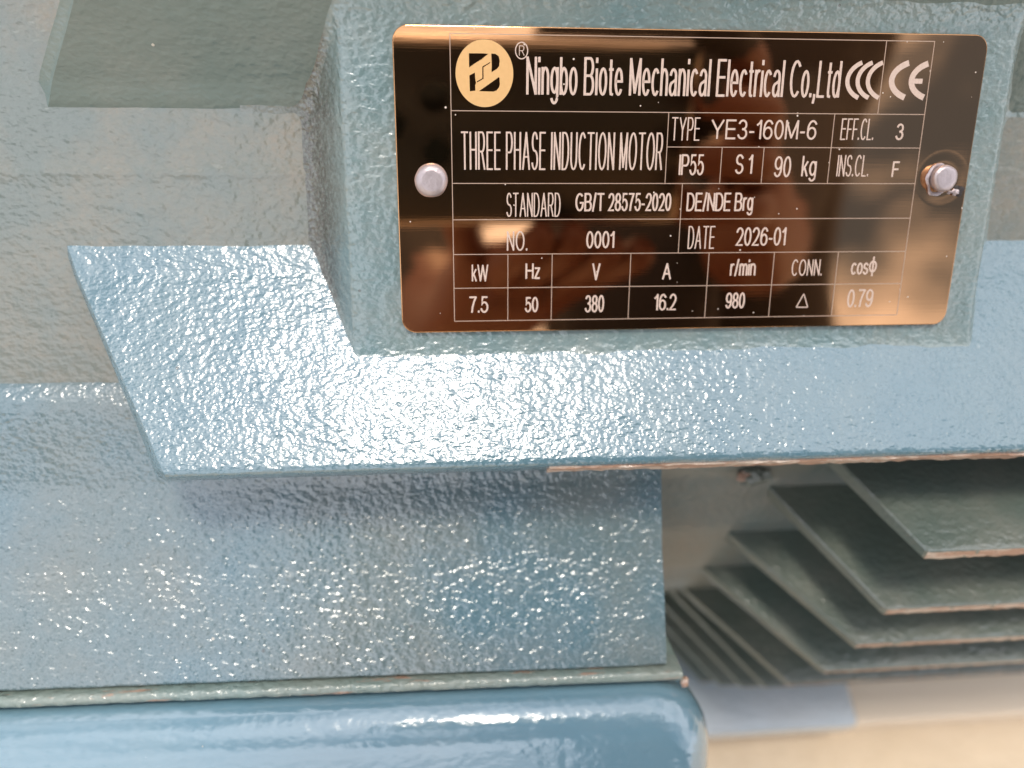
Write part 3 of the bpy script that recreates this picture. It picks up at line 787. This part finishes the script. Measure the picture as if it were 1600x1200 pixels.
gr = link('ground', me, M_ground); gr['kind'] = 'structure'
m, t, b = new_mat('pale_pine_plank')
wv = nz(t, mapped(t, (3, 90, 90)), 1.0, 6, 0.6, 0.6)
t.links.new(mixc(t, ramp(t, wv, [(0.3, (0, 0, 0)), (0.7, (1, 1, 1))]), (0.74, 0.62, 0.47), (0.83, 0.72, 0.57)), b.inputs['Base Color']); b.inputs['Roughness'].default_value = 0.7
t.links.new(bump(t, wv, 0.001, 0.5), b.inputs['Normal'])
M_wood = m
PH = 0.018
pe = wray(1360, 1128, PH)
plank = boxy('wooden_plank', (-0.55, pe.y, 0.0), (0.75, pe.y+0.22, PH), 0.002, M_wood, None, 2)
plank['label'] = 'pale wooden plank lying on the ground beneath the motor foot'; plank['category'] = 'plank'
FH = PH+0.014
fa, fb = wray(1346, 1134, FH), wray(1000, 1134, FH)
inv = (LIFT @ RM).inverted()
foot = boxy('mounting_foot', (fb.x-0.25, fa.y, PH), (fa.x, fa.y+0.10, FH), 0.003, M_foot, motor, 3, label='blurred pale blue foot plate standing on the plank', xf=None)
foot.data.transform(inv)
web = boxy('foot_web', (fb.x-0.2, fa.y+0.06, FH-0.003), (fa.x-0.12, fa.y+0.085, 0.10), 0.003, M_foot, motor, 2)
web.data.transform(inv)

# ------------------------------------------------------------------ the photographer (seen only as a reflection in the plate)
m, t, b = new_mat('phone_back'); b.inputs['Base Color'].default_value = (0.025, 0.028, 0.035, 1); b.inputs['Roughness'].default_value = 0.3
M_ph = m
m, t, b = new_mat('phone_frame'); b.inputs['Base Color'].default_value = (0.5, 0.46, 0.45, 1); b.inputs['Metallic'].default_value = 0.9; b.inputs['Roughness'].default_value = 0.3
M_pf = m
m, t, b = new_mat('lens_glass'); b.inputs['Base Color'].default_value = (0.005, 0.005, 0.006, 1); b.inputs['Roughness'].default_value = 0.05
M_lens = m
phone = empty('smartphone', 'dark smartphone held up before the plate, mirrored in its left half', 'phone')
phone.matrix_world = cam.matrix_world.copy()
# phone's own frame = the camera's: x right, y up, z towards the photographer; glass just behind the lens
X0, X1, Y0, Y1 = -0.046, 0.106, -0.032, 0.0425
boxy('phone_frame', (X0, Y0, 0.0030), (X1, Y1, 0.0105), 0.0030, M_pf, phone, 4)
boxy('phone_back', (X0+0.003, Y0+0.003, 0.0022), (X1-0.003, Y1-0.003, 0.0045), 0.0006, M_ph, phone, 2)
def ring(name, c, r0, r1, z0, z1, mat, parent):
    bm = bmesh.new(); n = 32
    A = [[bm.verts.new((c[0]+r*math.cos(2*math.pi*k/n), c[1]+r*math.sin(2*math.pi*k/n), z)) for k in range(n)] for r, z in ((r0, z1), (r0, z0), (r1, z0), (r1, z1))]
    for q in range(3):
        for k in range(n):
            j = (k+1) % n; bm.faces.new((A[q][k], A[q][j], A[q+1][j], A[q+1][k]))
    if r0 < 1e-5: pass
    bmesh.ops.recalc_face_normals(bm, faces=bm.faces)
    me = bpy.data.meshes.new(name); bm.to_mesh(me); bm.free(); smooth(me, 40)
    return link(name, me, mat, parent)
for c in ((0, 0), (-0.001, 0.021), (-0.018, 0.010)):
    ring('lens_ring', c, 0.0055, 0.0072, 0.0004, 0.0030, M_ph, phone)
    ring('lens', c, 0.00001, 0.0055, 0.0018, 0.0025, M_lens, phone) 

m, t, b = new_mat('skin'); b.inputs['Base Color'].default_value = (0.42, 0.22, 0.15, 1); b.inputs['Roughness'].default_value = 0.5
b.inputs['Subsurface Weight'].default_value = 0.0
b.inputs['Base Color'].default_value = (0.13, 0.045, 0.03, 1)
M_skin = m
m, t, b = new_mat('dark_work_clothes')
t.links.new(mixc(t, nz(t, coords(t), 14, 4), (0.010, 0.010, 0.014), (0.022, 0.019, 0.022)), b.inputs['Base Color']); b.inputs['Roughness'].default_value = 0.85
M_cloth = m
m, t, b = new_mat('dark_hair'); b.inputs['Base Color'].default_value = (0.02, 0.016, 0.014, 1); b.inputs['Roughness'].default_value = 0.6
M_hair = m
CM = cam.matrix_world
def cw(x, y, z): return CM @ Vector((x, y, z))
V, E_, RD = [], [], []
def node(p, r, parent=None):
    p = Vector(p)
    V.append(p if isinstance(p, Vector) and r < 0.03 else p+Vector((0.08, 0.35, 0.07 if p.z > 0.3 else 0))); RD.append(r); i = len(V)-1
    if parent is not None: E_.append((parent, i))
    return i
pel = node((0.20, -0.86, 0.34), 0.15)
ab = node((0.19, -0.84, 0.48), 0.14, pel)
ch = node((0.17, -0.76, 0.64), 0.19, ab)
sh = node((0.19, -0.68, 0.78), 0.13, ch)
nk = node((0.15, -0.63, 0.87), 0.055, sh)
hd0 = node((0.145, -0.60, 0.94), 0.068, nk)
hd1 = node((0.14, -0.57, 1.00), 0.085, hd0)
hd2 = node((0.14, -0.575, 1.06), 0.070, hd1)
def arm(side, shoulder, elbow, wrist, palm, fingers):
    a = node(shoulder, 0.062, sh); e = node(elbow, 0.055, a); w_ = node(wrist, 0.028, e); p = node(palm, 0.026, w_)
    for chain in fingers:
        prev = p
        for k, q in enumerate(chain): prev = node(q, (0.0095, 0.0088, 0.008, 0.007)[min(k, 3)], prev)
# right hand grips the phone's right end (camera-frame coordinates through cw)
arm(1, (0.37, -0.68, 0.76), (0.25, -0.65, 0.60), cw(0.178, -0.075, 0.060), cw(0.150, -0.036, 0.030),
    [[cw(0.138, 0.016, 0.020), cw(0.128, 0.036, 0.010), cw(0.112, 0.046, -0.002), cw(0.096, 0.050, -0.006)],
     [cw(0.142, 0.006, 0.012), cw(0.134, 0.018, -0.004), cw(0.118, 0.022, -0.010), cw(0.100, 0.024, -0.010)],
     [cw(0.142, -0.010, 0.008), cw(0.134, -0.002, -0.008), cw(0.118, 0.000, -0.011), cw(0.102, 0.001, -0.010)],
     [cw(0.142, -0.028, 0.006), cw(0.134, -0.022, -0.008), cw(0.118, -0.021, -0.011), cw(0.106, -0.020, -0.010)],
     [cw(0.134, -0.040, 0.030), cw(0.112, -0.028, 0.024), cw(0.096, -0.018, 0.020)]])
# left hand supports it from below
arm(-1, (0.02, -0.72, 0.64), (-0.13, -0.65, 0.50), cw(0.020, -0.120, 0.075), cw(0.040, -0.085, 0.045),
    [[cw(0.030, -0.055, 0.016), cw(0.034, -0.046, 0.004), cw(0.040, -0.038, -0.006), cw(0.046, -0.028, -0.008)],
     [cw(0.048, -0.056, 0.016), cw(0.053, -0.046, 0.004), cw(0.056, -0.038, -0.006), cw(0.060, -0.028, -0.008)],
     [cw(0.064, -0.060, 0.020), cw(0.070, -0.050, 0.006), cw(0.072, -0.042, -0.005), cw(0.075, -0.034, -0.008)],
     [cw(0.078, -0.064, 0.026), cw(0.086, -0.052, 0.010), cw(0.088, -0.045, -0.002), cw(0.090, -0.038, -0.006)],
     [cw(0.020, -0.060, 0.036), cw(0.012, -0.040, 0.026), cw(0.010, -0.026, 0.020)]])
for s in (-1, 1):
    hp = node((0.20+0.11*s, -0.88, 0.34), 0.095, pel)
    if s < 0:      # left foot on the ground, right knee down
        kn = node((0.06, -0.54, 0.44), 0.062, hp); an = node((0.03, -0.66, 0.11), 0.042, kn); ft = node((0.02, -0.52, 0.045), 0.038, an)
    else:
        kn = node((0.27, -0.60, 0.07), 0.062, hp); an = node((0.28, -0.98, 0.06), 0.042, kn); ft = node((0.28, -1.08, 0.045), 0.036, an)
me = bpy.data.meshes.new('person'); me.from_pydata([tuple(v) for v in V], E_, []); me.update()
person = bpy.data.objects.new('person', me); COL.objects.link(person)
me.materials.append(M_cloth); me.materials.append(M_skin)
sk = person.modifiers.new('skin', 'SKIN')
for i, r in enumerate(RD): me.skin_vertices[0].data[i].radius = (r, r)
me.skin_vertices[0].data[0].use_root = True
sb = person.modifiers.new('sub', 'SUBSURF'); sb.levels = 2; sb.render_levels = 2
bpy.context.view_layer.update()
me2 = bpy.data.meshes.new_from_object(person.evaluated_get(bpy.context.evaluated_depsgraph_get()))
person.modifiers.clear(); person.data = me2; me2.name = 'person'
if len(me2.materials) < 2:
    me2.materials.clear(); me2.materials.append(M_cloth); me2.materials.append(M_skin)
PSH = Vector((0.08, 0.35, 0.07))
hands = (cw(0.150, -0.036, 0.030), cw(0.040, -0.085, 0.045))
for p in me2.polygons:
    c = p.center; p.use_smooth = True
    p.material_index = 1 if (c.z > 0.95) or any((c-h).length < 0.088 for h in hands) else 0
person['label'] = 'crouching photographer in dark work clothes holding the phone, mirrored in the plate'
person['category'] = 'person'
# face and hair
def ell(name, c, r, mat, cut=None):
    c = Vector(c)+PSH; bm = bmesh.new(); bmesh.ops.create_uvsphere(bm, u_segments=28, v_segments=18, radius=1)
    if cut: bmesh.ops.delete(bm, geom=[v for v in bm.verts if cut(v.co)], context='VERTS')
    for v in bm.verts: v.co = Vector([c[i]+v.co[i]*r[i] for i in range(3)])
    me = bpy.data.meshes.new(name); bm.to_mesh(me); bm.free()
    for p in me.polygons: p.use_smooth = True
    return link(name, me, mat, person)
ell('hair', (0.14, -0.585, 1.035), (0.092, 0.098, 0.092), M_hair, lambda v: v.y > 0.45 and v.z < 0.35 or v.z < -0.6)
ell('nose', (0.14, -0.487, 0.985), (0.012, 0.018, 0.018), M_skin)
for s in (-1, 1): ell('ear', (0.14+0.083*s, -0.58, 0.985), (0.012, 0.02, 0.032), M_skin); ell('eye', (0.14+0.03*s, -0.502, 1.0), (0.013, 0.008, 0.008), M_lens)
ell('mouth', (0.14, -0.505, 0.95), (0.025, 0.008, 0.006), M_skin)
